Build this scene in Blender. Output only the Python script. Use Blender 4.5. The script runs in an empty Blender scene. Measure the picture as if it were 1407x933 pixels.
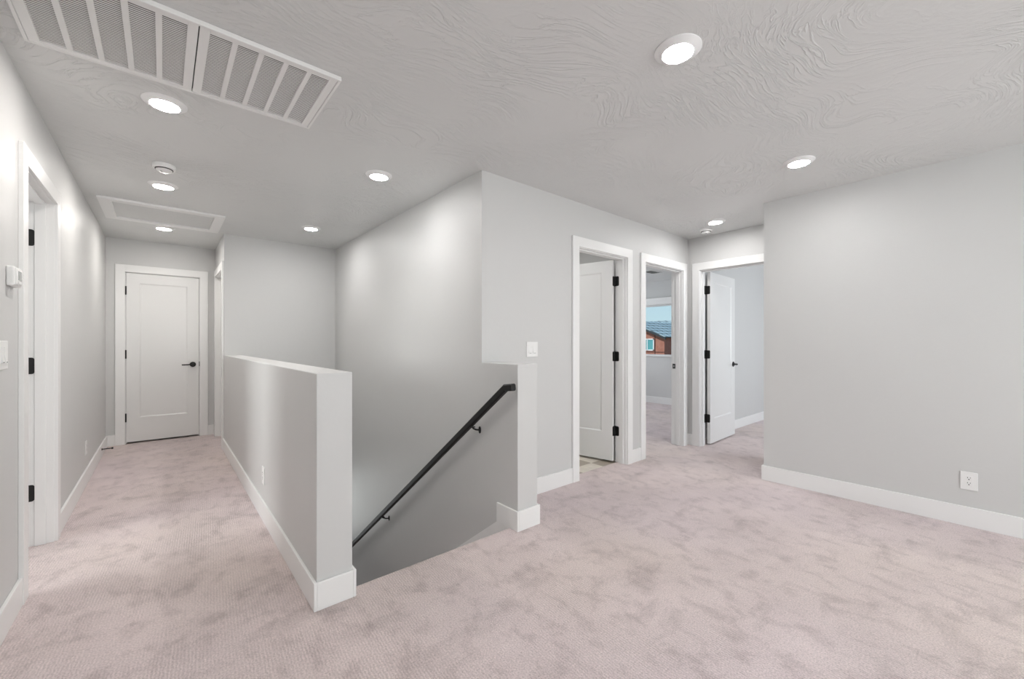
import bpy, bmesh, math, random
from mathutils import Vector, Matrix, Euler
random.seed(7)
SC = bpy.context.scene
COL = SC.collection
R = math.radians

# ------------------------------------------------------------------ camera, world, sun, exposure
W_IMG, H_IMG = 1407, 933
F_PX = 564.9
cam = bpy.data.cameras.new('camera')
cam.sensor_width = 36.0
cam.sensor_fit = 'HORIZONTAL'
cam.lens = 36.0 * F_PX / W_IMG
cam.shift_y = 4.66 / W_IMG
cam.clip_start = 0.02
cam.clip_end = 400
camo = bpy.data.objects.new('camera', cam)
COL.objects.link(camo)
camo.location = (0, 0, 1.2062)
camo.rotation_euler = (R(90), 0, R(-40.361))
SC.camera = camo

SC.view_settings.view_transform = 'Standard'
SC.view_settings.look = 'None'
SC.view_settings.gamma = 1
SC.view_settings.use_curve_mapping = False
SC.view_settings.exposure = 0.0

wld = bpy.data.worlds.new('sky')
SC.world = wld
wld.use_nodes = True
wn = wld.node_tree
for n in list(wn.nodes):
    wn.nodes.remove(n)
wo = wn.nodes.new('ShaderNodeOutputWorld')
wb = wn.nodes.new('ShaderNodeBackground')
tc = wn.nodes.new('ShaderNodeTexCoord')
sx = wn.nodes.new('ShaderNodeSeparateXYZ')
cr = wn.nodes.new('ShaderNodeValToRGB')
cr.color_ramp.elements[0].position = 0.0
cr.color_ramp.elements[0].color = (0.62, 0.82, 0.88, 1)
cr.color_ramp.elements[1].position = 0.5
cr.color_ramp.elements[1].color = (0.25, 0.50, 0.80, 1)
wn.links.new(tc.outputs['Generated'], sx.inputs[0])
wn.links.new(sx.outputs['Z'], cr.inputs[0])
wn.links.new(cr.outputs[0], wb.inputs[0])
wb.inputs[1].default_value = 1.0
wn.links.new(wb.outputs[0], wo.inputs[0])

sun = bpy.data.lights.new('sun', 'SUN')
sun.energy = 4.5
sun.angle = R(1.0)
sun.color = (1, 0.96, 0.9)
suno = bpy.data.objects.new('sun', sun)
COL.objects.link(suno)
suno.rotation_euler = Vector((0.55, -0.5, -0.67)).to_track_quat('-Z', 'Y').to_euler()


def area_lamp(name, loc, rot, sx_, sy_, power, color):
    l = bpy.data.lights.new(name, 'AREA')
    l.shape = 'RECTANGLE'
    l.size = sx_
    l.size_y = sy_
    l.energy = power
    l.color = color
    o = bpy.data.objects.new(name, l)
    COL.objects.link(o)
    o.location = loc
    o.rotation_euler = rot
    return o


LENS_EMIT = 170.0
XLW = -0.5036
R2NW = 6.4
DAY = (0.92, 0.945, 1.0)
# daylight at the corner window; the rest are fill lamps behind added windows
P_REAR, P_SIDE, P_BED, P_CORNER, P_LROOM, P_LOW = 117, 3, 72, 86, 87, 17
area_lamp('fill_lamp_side', (XLW - 0.22, -1.55, 1.45), (R(90), 0, R(-90)), 2.1, 1.5, P_SIDE, (1.0, 0.992, 0.985))
area_lamp('fill_lamp_rear', (1.9, -3.42, 1.45), (R(108), 0, 0), 2.9, 1.5, P_REAR, (1.0, 0.992, 0.985))
area_lamp('fill_lamp_bedroom', (5.9, R2NW + 0.32, 1.5), (R(90), 0, R(180)), 1.7, 1.0, P_BED, DAY)
area_lamp('daylight_corner_window', (6.6, -1.32, 1.4), (R(90), 0, 0), 1.7, 1.1, P_CORNER, DAY)
area_lamp('fill_lamp_left_room', (-3.42, 3.2, 1.5), (R(100), 0, R(-90)), 1.7, 1.2, P_LROOM, (1.0, 0.98, 0.97))
area_lamp('fill_lamp_downstairs', (1.2, 7.5, -1.6), (R(90), 0, R(180)), 0.9, 1.2, P_LOW, (1.0, 0.98, 0.96))

# ------------------------------------------------------------------ materials


def mat(name, color, rough=0.5, spec=0.5, metal=0.0):
    m = bpy.data.materials.new(name)
    m.use_nodes = True
    b = m.node_tree.nodes['Principled BSDF']
    b.inputs['Base Color'].default_value = (*color, 1)
    b.inputs['Roughness'].default_value = rough
    b.inputs['Specular IOR Level'].default_value = spec
    b.inputs['Metallic'].default_value = metal
    return m


def nodes(m):
    t = m.node_tree
    return t, t.nodes, t.links, t.nodes['Principled BSDF']


def coords(t, scale=(1, 1, 1), rot=(0, 0, 0)):
    g = t.nodes.new('ShaderNodeNewGeometry')
    mp = t.nodes.new('ShaderNodeMapping')
    mp.inputs['Scale'].default_value = scale
    mp.inputs['Rotation'].default_value = rot
    t.links.new(g.outputs['Position'], mp.inputs[0])
    return mp.outputs[0]


def noise(t, vec, scale, detail=2, rough=0.5, dist=0.0, kind=None):
    n = t.nodes.new('ShaderNodeTexNoise')
    n.inputs['Scale'].default_value = scale
    n.inputs['Detail'].default_value = detail
    n.inputs['Roughness'].default_value = rough
    n.inputs['Distortion'].default_value = dist
    if kind:
        n.noise_type = kind
    t.links.new(vec, n.inputs['Vector'])
    return n


def ramp(t, fac, stops):
    r = t.nodes.new('ShaderNodeValToRGB')
    e = r.color_ramp.elements
    while len(e) < len(stops):
        e.new(0.5)
    for i, (p, c) in enumerate(stops):
        e[i].position = p
        e[i].color = (*c, 1) if len(c) == 3 else c
    t.links.new(fac, r.inputs[0])
    return r


def bump(t, height, strength, dist, normal=None):
    b = t.nodes.new('ShaderNodeBump')
    b.inputs['Strength'].default_value = strength
    b.inputs['Distance'].default_value = dist
    t.links.new(height, b.inputs['Height'])
    if normal is not None:
        t.links.new(normal, b.inputs['Normal'])
    return b


def math_(t, op, a, b=None):
    n = t.nodes.new('ShaderNodeMath')
    n.operation = op
    for i, v in enumerate((a, b)):
        if v is None:
            continue
        if isinstance(v, (int, float)):
            n.inputs[i].default_value = v
        else:
            t.links.new(v, n.inputs[i])
    return n.outputs[0]


def mixc(t, fac, a, b, mode='MIX'):
    n = t.nodes.new('ShaderNodeMix')
    n.data_type = 'RGBA'
    n.blend_type = mode
    if isinstance(fac, (int, float)):
        n.inputs[0].default_value = fac
    else:
        t.links.new(fac, n.inputs[0])
    for i, v in ((6, a), (7, b)):
        if isinstance(v, tuple):
            n.inputs[i].default_value = (*v, 1)
        else:
            t.links.new(v, n.inputs[i])
    return n.outputs[2]


# wall paint: pale warm grey eggshell with a faint orange peel
M_wall = mat('wall_paint', (0.655, 0.655, 0.648), 0.46, 0.42)
t, ns, lk, b = nodes(M_wall)
v = coords(t)
n1 = noise(t, v, 55, 3, 0.5)
n2 = noise(t, v, 7, 2, 0.5)
bp = bump(t, n1.outputs[0], 0.10, 0.004)
bp2 = bump(t, n2.outputs[0], 0.10, 0.02, bp.outputs[0])
lk.new(bp2.outputs[0], b.inputs['Normal'])

# ceiling: the same grey, hand trowelled texture with curved ridges
M_ceil = mat('ceiling_trowel_texture', (0.745, 0.752, 0.745), 0.40, 0.42)
t, ns, lk, b = nodes(M_ceil)
v = coords(t)
warp = noise(t, v, 0.9, 2, 0.5)
wv = t.nodes.new('ShaderNodeVectorMath')
wv.operation = 'SCALE'
lk.new(warp.outputs[1], wv.inputs[0])
wv.inputs['Scale'].default_value = 1.6
wa = t.nodes.new('ShaderNodeVectorMath')
wa.operation = 'ADD'
lk.new(v, wa.inputs[0])
lk.new(wv.outputs[0], wa.inputs[1])
st = t.nodes.new('ShaderNodeMapping')
st.inputs['Scale'].default_value = (2.2, 10.0, 1)
st.inputs['Rotation'].default_value = (0, 0, R(-35))
lk.new(wa.outputs[0], st.inputs[0])
rid = noise(t, st.outputs[0], 2.6, 4, 0.55, 0.6)
rdist = math_(t, 'ABSOLUTE', math_(t, 'SUBTRACT', rid.outputs[0], 0.5))
rr = ramp(t, rdist, [(0.0, (1, 1, 1)), (0.035, (0.25, 0.25, 0.25)), (0.10, (0, 0, 0))])
mask = noise(t, v, 1.7, 2, 0.5)
mk = ramp(t, mask.outputs[0], [(0.40, (0.08, 0.08, 0.08)), (0.60, (1, 1, 1))])
hgt = math_(t, 'MULTIPLY', rr.outputs[0], mk.outputs[0])
fine = noise(t, v, 40, 2, 0.5)
h2 = math_(t, 'ADD', hgt, math_(t, 'MULTIPLY', fine.outputs[0], 0.22))
lk.new(bump(t, h2, 0.54, 0.007).outputs[0], b.inputs['Normal'])

M_trim = mat('white_trim_paint', (0.88, 0.88, 0.872), 0.32, 0.5)
M_door = mat('white_door_paint', (0.82, 0.82, 0.81), 0.38, 0.5)
M_plastic = mat('white_plastic', (0.88, 0.88, 0.87), 0.35, 0.5)
M_plasticgrey = mat('grey_screen', (0.42, 0.44, 0.43), 0.25, 0.5)
M_slot = mat('dark_slot', (0.02, 0.02, 0.02), 0.6, 0.3)
M_black = mat('black_metal', (0.008, 0.008, 0.008), 0.42, 0.45)
M_rail = mat('black_painted_rail', (0.008, 0.0075, 0.0075), 0.5, 0.4)
M_vent = mat('white_vent_enamel', (0.88, 0.88, 0.87), 0.4, 0.45)
M_duct = mat('dark_duct_interior', (0.13, 0.13, 0.13), 0.7, 0.3)
M_ring = mat('light_trim_ring', (0.90, 0.90, 0.90), 0.4, 0.5)
M_frame = mat('white_vinyl', (0.80, 0.80, 0.80), 0.35, 0.5)
M_rubber = mat('white_rubber', (0.7, 0.7, 0.68), 0.7, 0.3)

M_lens = bpy.data.materials.new('glowing_lens')
M_lens.use_nodes = True
b = M_lens.node_tree.nodes['Principled BSDF']
b.inputs['Base Color'].default_value = (0.9, 0.9, 0.9, 1)
b.inputs['Emission Color'].default_value = (1.0, 0.985, 0.972, 1)
b.inputs['Emission Strength'].default_value = LENS_EMIT
M_lensw = M_lens.copy()
M_lensw.name = 'warm_glowing_lens'
M_lensw.node_tree.nodes['Principled BSDF'].inputs['Emission Color'].default_value = (1.0, 0.955, 0.91, 1)
M_lensw.node_tree.nodes['Principled BSDF'].inputs['Emission Strength'].default_value = 225.0

# window glass
M_glass = bpy.data.materials.new('window_glass')
M_glass.use_nodes = True
t = M_glass.node_tree
for n in list(t.nodes):
    t.nodes.remove(n)
o_ = t.nodes.new('ShaderNodeOutputMaterial')
mx = t.nodes.new('ShaderNodeMixShader')
tr = t.nodes.new('ShaderNodeBsdfTransparent')
tr.inputs[0].default_value = (0.955, 0.97, 0.97, 1)
gl = t.nodes.new('ShaderNodeBsdfGlossy')
gl.inputs['Roughness'].default_value = 0.0
fr = t.nodes.new('ShaderNodeFresnel')
fr.inputs[0].default_value = 1.3
t.links.new(fr.outputs[0], mx.inputs[0])
t.links.new(tr.outputs[0], mx.inputs[1])
t.links.new(gl.outputs[0], mx.inputs[2])
t.links.new(mx.outputs[0], o_.inputs[0])


def carpet(name, base, dark, light):
    m = mat(name, base, 0.95, 0.08)
    t, ns, lk, b = nodes(m)
    b.inputs['Sheen Weight'].default_value = 0.25
    b.inputs['Sheen Roughness'].default_value = 0.6
    v = coords(t)
    # brushed nap: soft patches with streaky torn borders
    vs = coords(t, (1.0, 1.9, 1), (0, 0, R(28)))
    p1 = noise(t, vs, 2.6, 5, 0.66, 0.35)
    p2 = noise(t, coords(t, (1.6, 1, 1), (0, 0, R(-40))), 6.5, 4, 0.66, 0.25)
    c1 = ramp(t, p1.outputs[0], [(0.32, dark), (0.47, base), (0.56, base), (0.72, light)])
    c2 = ramp(t, p2.outputs[0], [(0.32, (0.80, 0.785, 0.785)), (0.50, (1, 1, 1)), (0.62, (1.0, 1.0, 1.0)), (0.80, (1.08, 1.08, 1.08))])
    col = mixc(t, 1.0, c1.outputs[0], c2.outputs[0], 'MULTIPLY')
    # the tint drifts between mauve and beige
    hue = ramp(t, noise(t, v, 0.55, 2, 0.5).outputs[0], [(0.40, (1.0, 1.0, 1.012)), (0.62, (1.0, 1.0, 0.955))])
    col = mixc(t, 1.0, col, hue.outputs[0], 'MULTIPLY')
    # woven ribs of the looped pile, wavering a little
    wv_ = t.nodes.new('ShaderNodeTexWave')
    wv_.wave_type = 'BANDS'
    wv_.bands_direction = 'X'
    wv_.inputs['Scale'].default_value = 27
    wv_.inputs['Distortion'].default_value = 4.0
    wv_.inputs['Detail'].default_value = 2
    wv_.inputs['Detail Scale'].default_value = 2.0
    lk.new(coords(t, (1, 1, 1), (0, 0, R(4))), wv_.inputs[0])
    brk = noise(t, v, 95, 2, 0.6)
    ribm = ramp(t, noise(t, v, 2.4, 2, 0.5).outputs[0], [(0.35, (0.15, 0.15, 0.15)), (0.65, (1, 1, 1))])
    rib = math_(t, 'MULTIPLY', wv_.outputs['Fac'], ribm.outputs[0])
    hh = math_(t, 'ADD', math_(t, 'MULTIPLY', rib, 0.38), brk.outputs[0])
    fin = noise(t, v, 150, 3, 0.75)
    c3 = ramp(t, fin.outputs[0], [(0.32, (0.66, 0.65, 0.65)), (0.53, (1, 1, 1)), (0.70, (1.20, 1.20, 1.20))])
    col = mixc(t, 0.85, col, c3.outputs[0], 'MULTIPLY')
    c4 = ramp(t, rib, [(0.0, (1.02, 1.02, 1.02)), (0.8, (0.86, 0.85, 0.85))])
    col = mixc(t, 1.0, col, c4.outputs[0], 'MULTIPLY')
    lk.new(col, b.inputs['Base Color'])
    lk.new(bump(t, math_(t, 'ADD', hh, fin.outputs[0]), 0.7, 0.006).outputs[0], b.inputs['Normal'])
    return m


M_carpet = carpet('mauve_grey_carpet', (0.765, 0.652, 0.648), (0.63, 0.532, 0.529), (0.82, 0.705, 0.70))

# bathroom vinyl tile in a two tone chequer
M_tile = mat('chequered_vinyl_tile', (0.5, 0.45, 0.38), 0.3, 0.5)
t, ns, lk, b = nodes(M_tile)
ck = t.nodes.new('ShaderNodeTexChecker')
ck.inputs['Scale'].default_value = 1 / 0.305
mp = t.nodes.new('ShaderNodeMapping')
mp.inputs['Location'].default_value = (-3.29 - 0.305 * 0, -2.64, 0.1)
g = t.nodes.new('ShaderNodeNewGeometry')
lk.new(g.outputs['Position'], mp.inputs[0])
lk.new(mp.outputs[0], ck.inputs[0])
ck.inputs[1].default_value = (0.42, 0.36, 0.29, 1)
ck.inputs[2].default_value = (0.78, 0.72, 0.63, 1)
tn = noise(t, coords(t), 18, 4, 0.6)
tcol = mixc(t, 1.0, ck.outputs[0], ramp(t, tn.outputs[0], [(0.3, (0.88, 0.88, 0.88)), (0.7, (1.05, 1.05, 1.05))]).outputs[0], 'MULTIPLY')
lk.new(tcol, b.inputs['Base Color'])

# neighbours' houses
M_siding = mat('brick_red_stucco', (0.36, 0.15, 0.105), 0.85, 0.2)
t, ns, lk, b = nodes(M_siding)
sn = noise(t, coords(t), 3.0, 4, 0.6)
lk.new(ramp(t, sn.outputs[0], [(0.3, (0.33, 0.135, 0.095)), (0.7, (0.42, 0.19, 0.14))]).outputs[0], b.inputs['Base Color'])
M_siding2 = mat('shaded_wall_and_joint_brown', (0.12, 0.055, 0.045), 0.85, 0.2)  # dark brown carries the main wall's shade; the joints share it
M_rooft = mat('slate_blue_roof_tile', (0.17, 0.23, 0.26), 0.8, 0.25)
t, ns, lk, b = nodes(M_rooft)
bt = t.nodes.new('ShaderNodeTexBrick')
bt.inputs['Color1'].default_value = (0.42, 0.50, 0.52, 1)
bt.inputs['Color2'].default_value = (0.32, 0.40, 0.42, 1)
bt.inputs['Mortar'].default_value = (0.10, 0.13, 0.14, 1)
bt.inputs['Scale'].default_value = 1.0
bt.inputs['Mortar Size'].default_value = 0.10
bt.inputs['Brick Width'].default_value = 0.9
bt.inputs['Row Height'].default_value = 0.8
uvn = t.nodes.new('ShaderNodeUVMap')
lk.new(uvn.outputs[0], bt.inputs[0])
lk.new(bt.outputs[0], b.inputs['Base Color'])
M_fascia = mat('dark_fascia', (0.035, 0.04, 0.045), 0.6, 0.3)
M_extglass = mat('teal_window_glass', (0.10, 0.34, 0.36), 0.1, 0.8)
M_ground = mat('dry_ground', (0.30, 0.27, 0.22), 0.95, 0.1)
t, ns, lk, b = nodes(M_ground)
gn = noise(t, coords(t), 0.4, 5, 0.6)
lk.new(ramp(t, gn.outputs[0], [(0.3, (0.24, 0.21, 0.17)), (0.7, (0.34, 0.31, 0.26))]).outputs[0], b.inputs['Base Color'])

# ------------------------------------------------------------------ mesh helpers


def add_box(bm, x0, x1, y0, y1, z0, z1, bevel=0.0, seg=2):
    mt = Matrix.Translation(((x0 + x1) / 2, (y0 + y1) / 2, (z0 + z1) / 2)) @ Matrix.Diagonal((abs(x1 - x0), abs(y1 - y0), abs(z1 - z0), 1))
    r = bmesh.ops.create_cube(bm, size=1, matrix=mt)
    if bevel > 0:
        es = list({e for v in r['verts'] for e in v.link_edges})
        bmesh.ops.bevel(bm, geom=es, offset=bevel, segments=seg, profile=0.5, affect='EDGES')
    return r


def obj(name, bm, m, parent=None, smooth=False, kind=None, recalc=True):
    if recalc:
        bmesh.ops.recalc_face_normals(bm, faces=bm.faces)
    me = bpy.data.meshes.new(name)
    bm.to_mesh(me)
    bm.free()
    ms = m if isinstance(m, (list, tuple)) else [m]
    for q in ms:
        me.materials.append(q)
    if smooth:
        for p in me.polygons:
            p.use_smooth = True
        try:
            me.set_sharp_from_angle(angle=R(smooth if smooth is not True else 35))
        except Exception:
            pass
    o = bpy.data.objects.new(name, me)
    COL.objects.link(o)
    if parent is not None:
        o.parent = parent
    if kind:
        o['kind'] = kind
    return o


def tag(o, label, cat, group=None):
    o['label'] = label
    o['category'] = cat
    if group:
        o['group'] = group
    return o


def thing(name, label, cat, loc=(0, 0, 0), rotz=0.0, group=None):
    o = bpy.data.objects.new(name, None)
    o.empty_display_size = 0.1
    COL.objects.link(o)
    o.location = loc
    o.rotation_euler = (0, 0, rotz)
    return tag(o, label, cat, group)


def struct_empty(name, loc=(0, 0, 0), rotz=0.0, label=None):
    o = bpy.data.objects.new(name, None)
    o.empty_display_size = 0.1
    COL.objects.link(o)
    o.location = loc
    o.rotation_euler = (0, 0, rotz)
    o['kind'] = 'structure'
    if label:
        o['label'] = label
    return o


def boxes(name, lst, m, parent=None, kind=None, bevel=0.0, smooth=False, label=None):
    bm = bmesh.new()
    for bx in lst:
        add_box(bm, *bx, bevel=bevel)
    o = obj(name, bm, m, parent, kind=kind, smooth=smooth)
    if label:
        o['label'] = label
    return o


def half_box(bm, x0, x1, y0, y1, z0, z1):
    """low wall with softly rounded plaster corners, square where it meets the wall at y1"""
    r = add_box(bm, x0, x1, y0, y1, z0, z1)
    es = [e for e in {e for v in r['verts'] for e in v.link_edges} if not all(v.co.y > y1 - 1e-4 for v in e.verts) and not all(v.co.z < z0 + 1e-4 for v in e.verts)]
    bmesh.ops.bevel(bm, geom=es, offset=0.004, segments=2, profile=0.5, affect='EDGES')


def poly_prism(bm, pts, axis, a0, a1):
    """closed polygon of 2-D points extruded between a0 and a1 along axis ('x','y','z')"""
    def P(u, v_, a):
        return {'x': (a, u, v_), 'y': (u, a, v_), 'z': (u, v_, a)}[axis]
    A = [bm.verts.new(P(u, v_, a0)) for u, v_ in pts]
    B = [bm.verts.new(P(u, v_, a1)) for u, v_ in pts]
    bm.faces.new(A)
    bm.faces.new(B)
    n = len(pts)
    for i in range(n):
        bm.faces.new((A[i], A[(i + 1) % n], B[(i + 1) % n], B[i]))


def lathe(bm, prof, seg=48, mat4=None):
    """prof: list of (r, z) from one end to the other, closed at both ends when r == 0"""
    rings = []
    for r_, z in prof:
        if r_ == 0:
            rings.append([bm.verts.new((0, 0, z))])
        else:
            rings.append([bm.verts.new((r_ * math.cos(2 * math.pi * i / seg), r_ * math.sin(2 * math.pi * i / seg), z)) for i in range(seg)])
    vs = [v for rg in rings for v in rg]
    for a, b_ in zip(rings[:-1], rings[1:]):
        for i in range(seg):
            j = (i + 1) % seg
            if len(a) == 1 and len(b_) == 1:
                continue
            if len(a) == 1:
                bm.faces.new((a[0], b_[i], b_[j]))
            elif len(b_) == 1:
                bm.faces.new((a[i], a[j], b_[0]))
            else:
                bm.faces.new((a[i], a[j], b_[j], b_[i]))
    if mat4 is not None:
        bmesh.ops.transform(bm, matrix=mat4, verts=vs)


def tube(bm, pts, rad, seg=12, rz=None):
    """round tube through 3-D points with mitred joints and capped ends"""
    pts = [Vector(p) for p in pts]
    rings = []
    n = len(pts)
    for i, p in enumerate(pts):
        if i == 0:
            d = (pts[1] - pts[0]).normalized()
        elif i == n - 1:
            d = (pts[-1] - pts[-2]).normalized()
        else:
            d = ((pts[i] - pts[i - 1]).normalized() + (pts[i + 1] - pts[i]).normalized()).normalized()
        up = Vector((1, 0, 0)) if abs(d.x) < 0.7 else Vector((0, 0, 1))
        s = d.cross(up).normalized()
        u = s.cross(d).normalized()
        k = 1.0
        if 0 < i < n - 1:
            c = d.dot((pts[i + 1] - pts[i]).normalized())
            k = 1 / max(c, 0.5)
        rings.append([bm.verts.new(p + u * (rad * math.cos(2 * math.pi * j / seg)) + s * (rad * k * math.sin(2 * math.pi * j / seg))) for j in range(seg)])
    for a, b_ in zip(rings[:-1], rings[1:]):
        for j in range(seg):
            bm.faces.new((a[j], a[(j + 1) % seg], b_[(j + 1) % seg], b_[j]))
    bm.faces.new(rings[0])
    bm.faces.new(rings[-1])


# ------------------------------------------------------------------ dimensions
H = 2.44
WT = 0.12
XL, XH1, XH2, XS, XP, X3, XR = -0.5036, 0.529, 0.6895, 1.734, 1.9066, 4.7686, 4.0425
YH, YP, YC, YB, YF, YR = 1.986, 1.983, 2.3727, 5.6445, 6.693, 1.326
HT = 1.067
T = 0.014
HB = 0.128
YREAR = -3.2
X5 = 7.53
LOW = -2.76
YEDGE = 2.045
R3S, R3E = -1.1, 8.6          # corner room: its front wall, its outer wall
R2N = 6.4                     # bedroom north wall
LX = -3.2                     # outer wall of the room left of the hall

# ------------------------------------------------------------------ the setting
bm = bmesh.new()
# floor slab pieces around the stair opening (0.28 m thick)
for q in [(XL - 0.12, XH2, YREAR, YF + 0.1), (XH2, XS, YREAR, YEDGE), (XS, XS + 0.02, YREAR, YEDGE), (XS + 0.02, X3 + WT, YREAR, YC + 0.11),
          (X3 + WT, R3E, R3S, YC), (3.62, X5, YC + 0.11, R2N), (LX, XL - 0.12, 1.2, 5.4)]:
    add_box(bm, q[0], q[1], q[2], q[3], -0.28, 0.0)
floor = obj('floor', bm, M_carpet, kind='structure')
floor['label'] = 'mauve grey patterned carpet floor'
bm = bmesh.new()
# rolled carpet edge over the top step
seg = 10
prof = [(YEDGE - 0.0, 0.0)] + [(YEDGE + 0.022 * math.sin(math.pi * k / seg), -0.019 + 0.019 * math.cos(math.pi * k / seg)) for k in range(1, seg + 1)] + [(YEDGE, -0.04)]
poly_prism(bm, prof, 'x', XH2, XS)
obj('trim_1', bm, M_carpet, kind='structure', smooth=50)['label'] = 'rolled carpet nosing at the top of the stairs'
boxes('floor_bathroom', [(XS + WT, 3.60, YC + 0.11, 4.9, -0.28, -0.004)], M_tile, kind='structure')
boxes('floor_lower', [(XH2 - 0.2, XS + 0.2, 1.8, 7.4, LOW - 0.1, LOW)], M_carpet, kind='structure')

boxes('ceiling', [(LX - 0.1, R3E + 0.1, YREAR - 0.1, 8.5, H, H + 0.15)], M_ceil, kind='structure')

# closed spaces behind the two shut doors
boxes('wall_far_room', [(XL - 0.3, 1.9, YF + 1.6, YF + 1.7, -0.28, H), (XL - 0.4, XL - 0.3, YF + WT, YF + 1.7, -0.28, H), (1.8, 1.9, YB + WT, YF + 1.7, -0.28, H),
                        (XL - 0.3, 1.8, YF + 0.1, YF + 1.6, -0.28, 0.0), (XH2, 1.8, YB + WT, YF + 0.1, -0.28, 0.0)], M_wall, kind='structure')
# staircase
st_ = bmesh.new()
N_ST = 13
rise, run = -LOW / 14, 0.2667
for i in range(N_ST):
    y0 = YEDGE + run * i
    z1 = -rise * (i + 1)
    add_box(st_, XH2 + 0.001, XS - 0.001, y0, y0 + run + 0.02, z1 - rise - 0.02, z1, bevel=0.008)
obj('trim_2', st_, M_carpet, kind='structure')['label'] = 'carpeted stair flight going down'

# walls ------------------------------------------------------------
HO = 2.045          # door opening height


J = 0.016


def wall_x(name, x0, x1, y0, y1, openings=(), z0=0.0, z1=H, m=M_wall, win=()):
    """wall whose length runs along x"""
    L = []
    x = x0
    for a, b_, s, hd in sorted([(a, b_, 0.0, HO + J) for a, b_ in openings] + list(win)):
        L.append((x, a, y0, y1, z0, z1))
        L.append((a, b_, y0, y1, hd, z1))
        if s > 0:
            L.append((a, b_, y0, y1, z0, s))
        x = b_
    L.append((x, x1, y0, y1, z0, z1))
    return boxes(name, L, m, kind='structure')


def wall_y(name, x0, x1, y0, y1, openings=(), z0=0.0, z1=H, m=M_wall, win=()):
    L = []
    y = y0
    for a, b_, s, hd in sorted([(a, b_, 0.0, HO + J) for a, b_ in openings] + list(win)):
        L.append((x0, x1, y, a, z0, z1))
        L.append((x0, x1, a, b_, hd, z1))
        if s > 0:
            L.append((x0, x1, a, b_, z0, s))
        y = b_
    L.append((x0, x1, y, y1, z0, z1))
    return boxes(name, L, m, kind='structure')


# openings (a, b) along each wall, jamb liners included
J = 0.016
D_left = (2.985, 3.70)
D_far = (-0.334, 0.363)
D_side = (5.752, 6.50)
D_bath = (2.782, 3.501)
D_bed = (3.835, 4.625)
D_corner = (1.425, 2.225)


def ex(d):
    return (d[0] - J, d[1] + J)


wall_y('wall_left', XL - WT, XL, YREAR, YF + WT, [ex(D_left)], win=[(-2.55, -0.55, 0.75, 2.15)])
wall_x('wall_far', XL, XH1 + WT, YF, YF + WT, [ex(D_far)])
wall_y('wall_side', XH1, XH1 + WT, YB + WT, YF, [ex(D_side)])
wall_x('wall_landing', XH1, XS, YB, YB + WT)
boxes('wall_stairwell', [(XS, XS + WT, YC, YB + WT, 0, H)], M_wall, kind='structure')
boxes('wall_stairwell_lower', [(XS, XS + WT, 1.8, YC, LOW, -0.27), (XS, XS + WT, YC, 7.4, LOW, 0.0), (XH2 - 0.16, XH2, 1.8, 7.4, LOW, -0.28),
                               (XH2 - 0.16, XS + WT, 1.7, 1.8, LOW, -0.28), (XH2 - 0.16, XS + WT, 7.3, 7.4, LOW, -2.2), (XH2 - 0.16, XS + WT, 7.3, 7.4, -1.0, 0.0), (XH2 - 0.16, 0.72, 7.3, 7.4, -2.2, -1.0), (1.68, XS + WT, 7.3, 7.4, -2.2, -1.0),
                               (XH1, XS, YB + WT, 7.4, -0.35, -0.285)], M_wall, kind='structure')
bm = bmesh.new()
half_box(bm, XH1, XH2, YH, YB, -0.27, HT)
obj('wall_half', bm, M_wall, kind='structure')['label'] = 'long low wall between the hall and the stairs'
bm = bmesh.new()
half_box(bm, XS, XP, YP, YC, -0.27, HT)
obj('wall_half_short', bm, M_wall, kind='structure')['label'] = 'short low wall at the head of the stairs'
wall_x('wall_front', XS + WT, X3 + WT, YC, YC + WT, [ex(D_bath), ex(D_bed)])
wall_x('wall_corner_room', X3 + WT, R3E, YC, YC + WT)
wall_y('wall_passage', X3, X3 + WT, YR, YC, [ex(D_corner)])
boxes('wall_right', [(XR, X3 + WT, YREAR, YR, 0, H)], M_wall, kind='structure')
wall_x('wall_rear', XL, XR, YREAR - WT, YREAR, win=[(0.5, 3.3, 0.75, 2.15)])
# bedroom behind the second doorway
wall_y('wall_bedroom_outer', X5, X5 + WT, YC + WT, R2N, win=[(3.25, 5.15, 0.955, 1.975)])
wall_x('wall_bedroom_far', 3.62, X5, R2N, R2N + WT, win=[(5.0, 6.8, 0.95, 2.05)])
wall_y('wall_bathroom_divider', 3.60, 3.72, YC + WT, R2N)
# corner room
wall_y('wall_corner_room_outer', R3E, R3E + WT, R3S, YC + WT)
wall_x('wall_corner_room_rear', X3 + WT, R3E, R3S - WT, R3S, win=[(5.7, 7.5, 0.9, 2.0)])
# bathroom
wall_x('wall_bathroom_far', XS + WT, 3.60, 4.9, 4.9 + WT)
# room left of the hall
wall_y('wall_left_room_outer', LX - WT, LX, 1.2, 5.4, win=[(2.3, 4.1, 0.85, 2.1)])
wall_x('wall_left_room_near', LX, XL - WT, 1.2 - WT, 1.2)
wall_x('wall_left_room_far', LX, XL - WT, 5.4, 5.4 + WT)

# baseboards --------------------------------------------------------


def base(name, lst, label=None):
    o = boxes(name, [(*q, 0.0, HB) if len(q) == 4 else q for q in lst], M_trim, kind='structure', bevel=0.0025)
    if label:
        o['label'] = label
    return o


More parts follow.
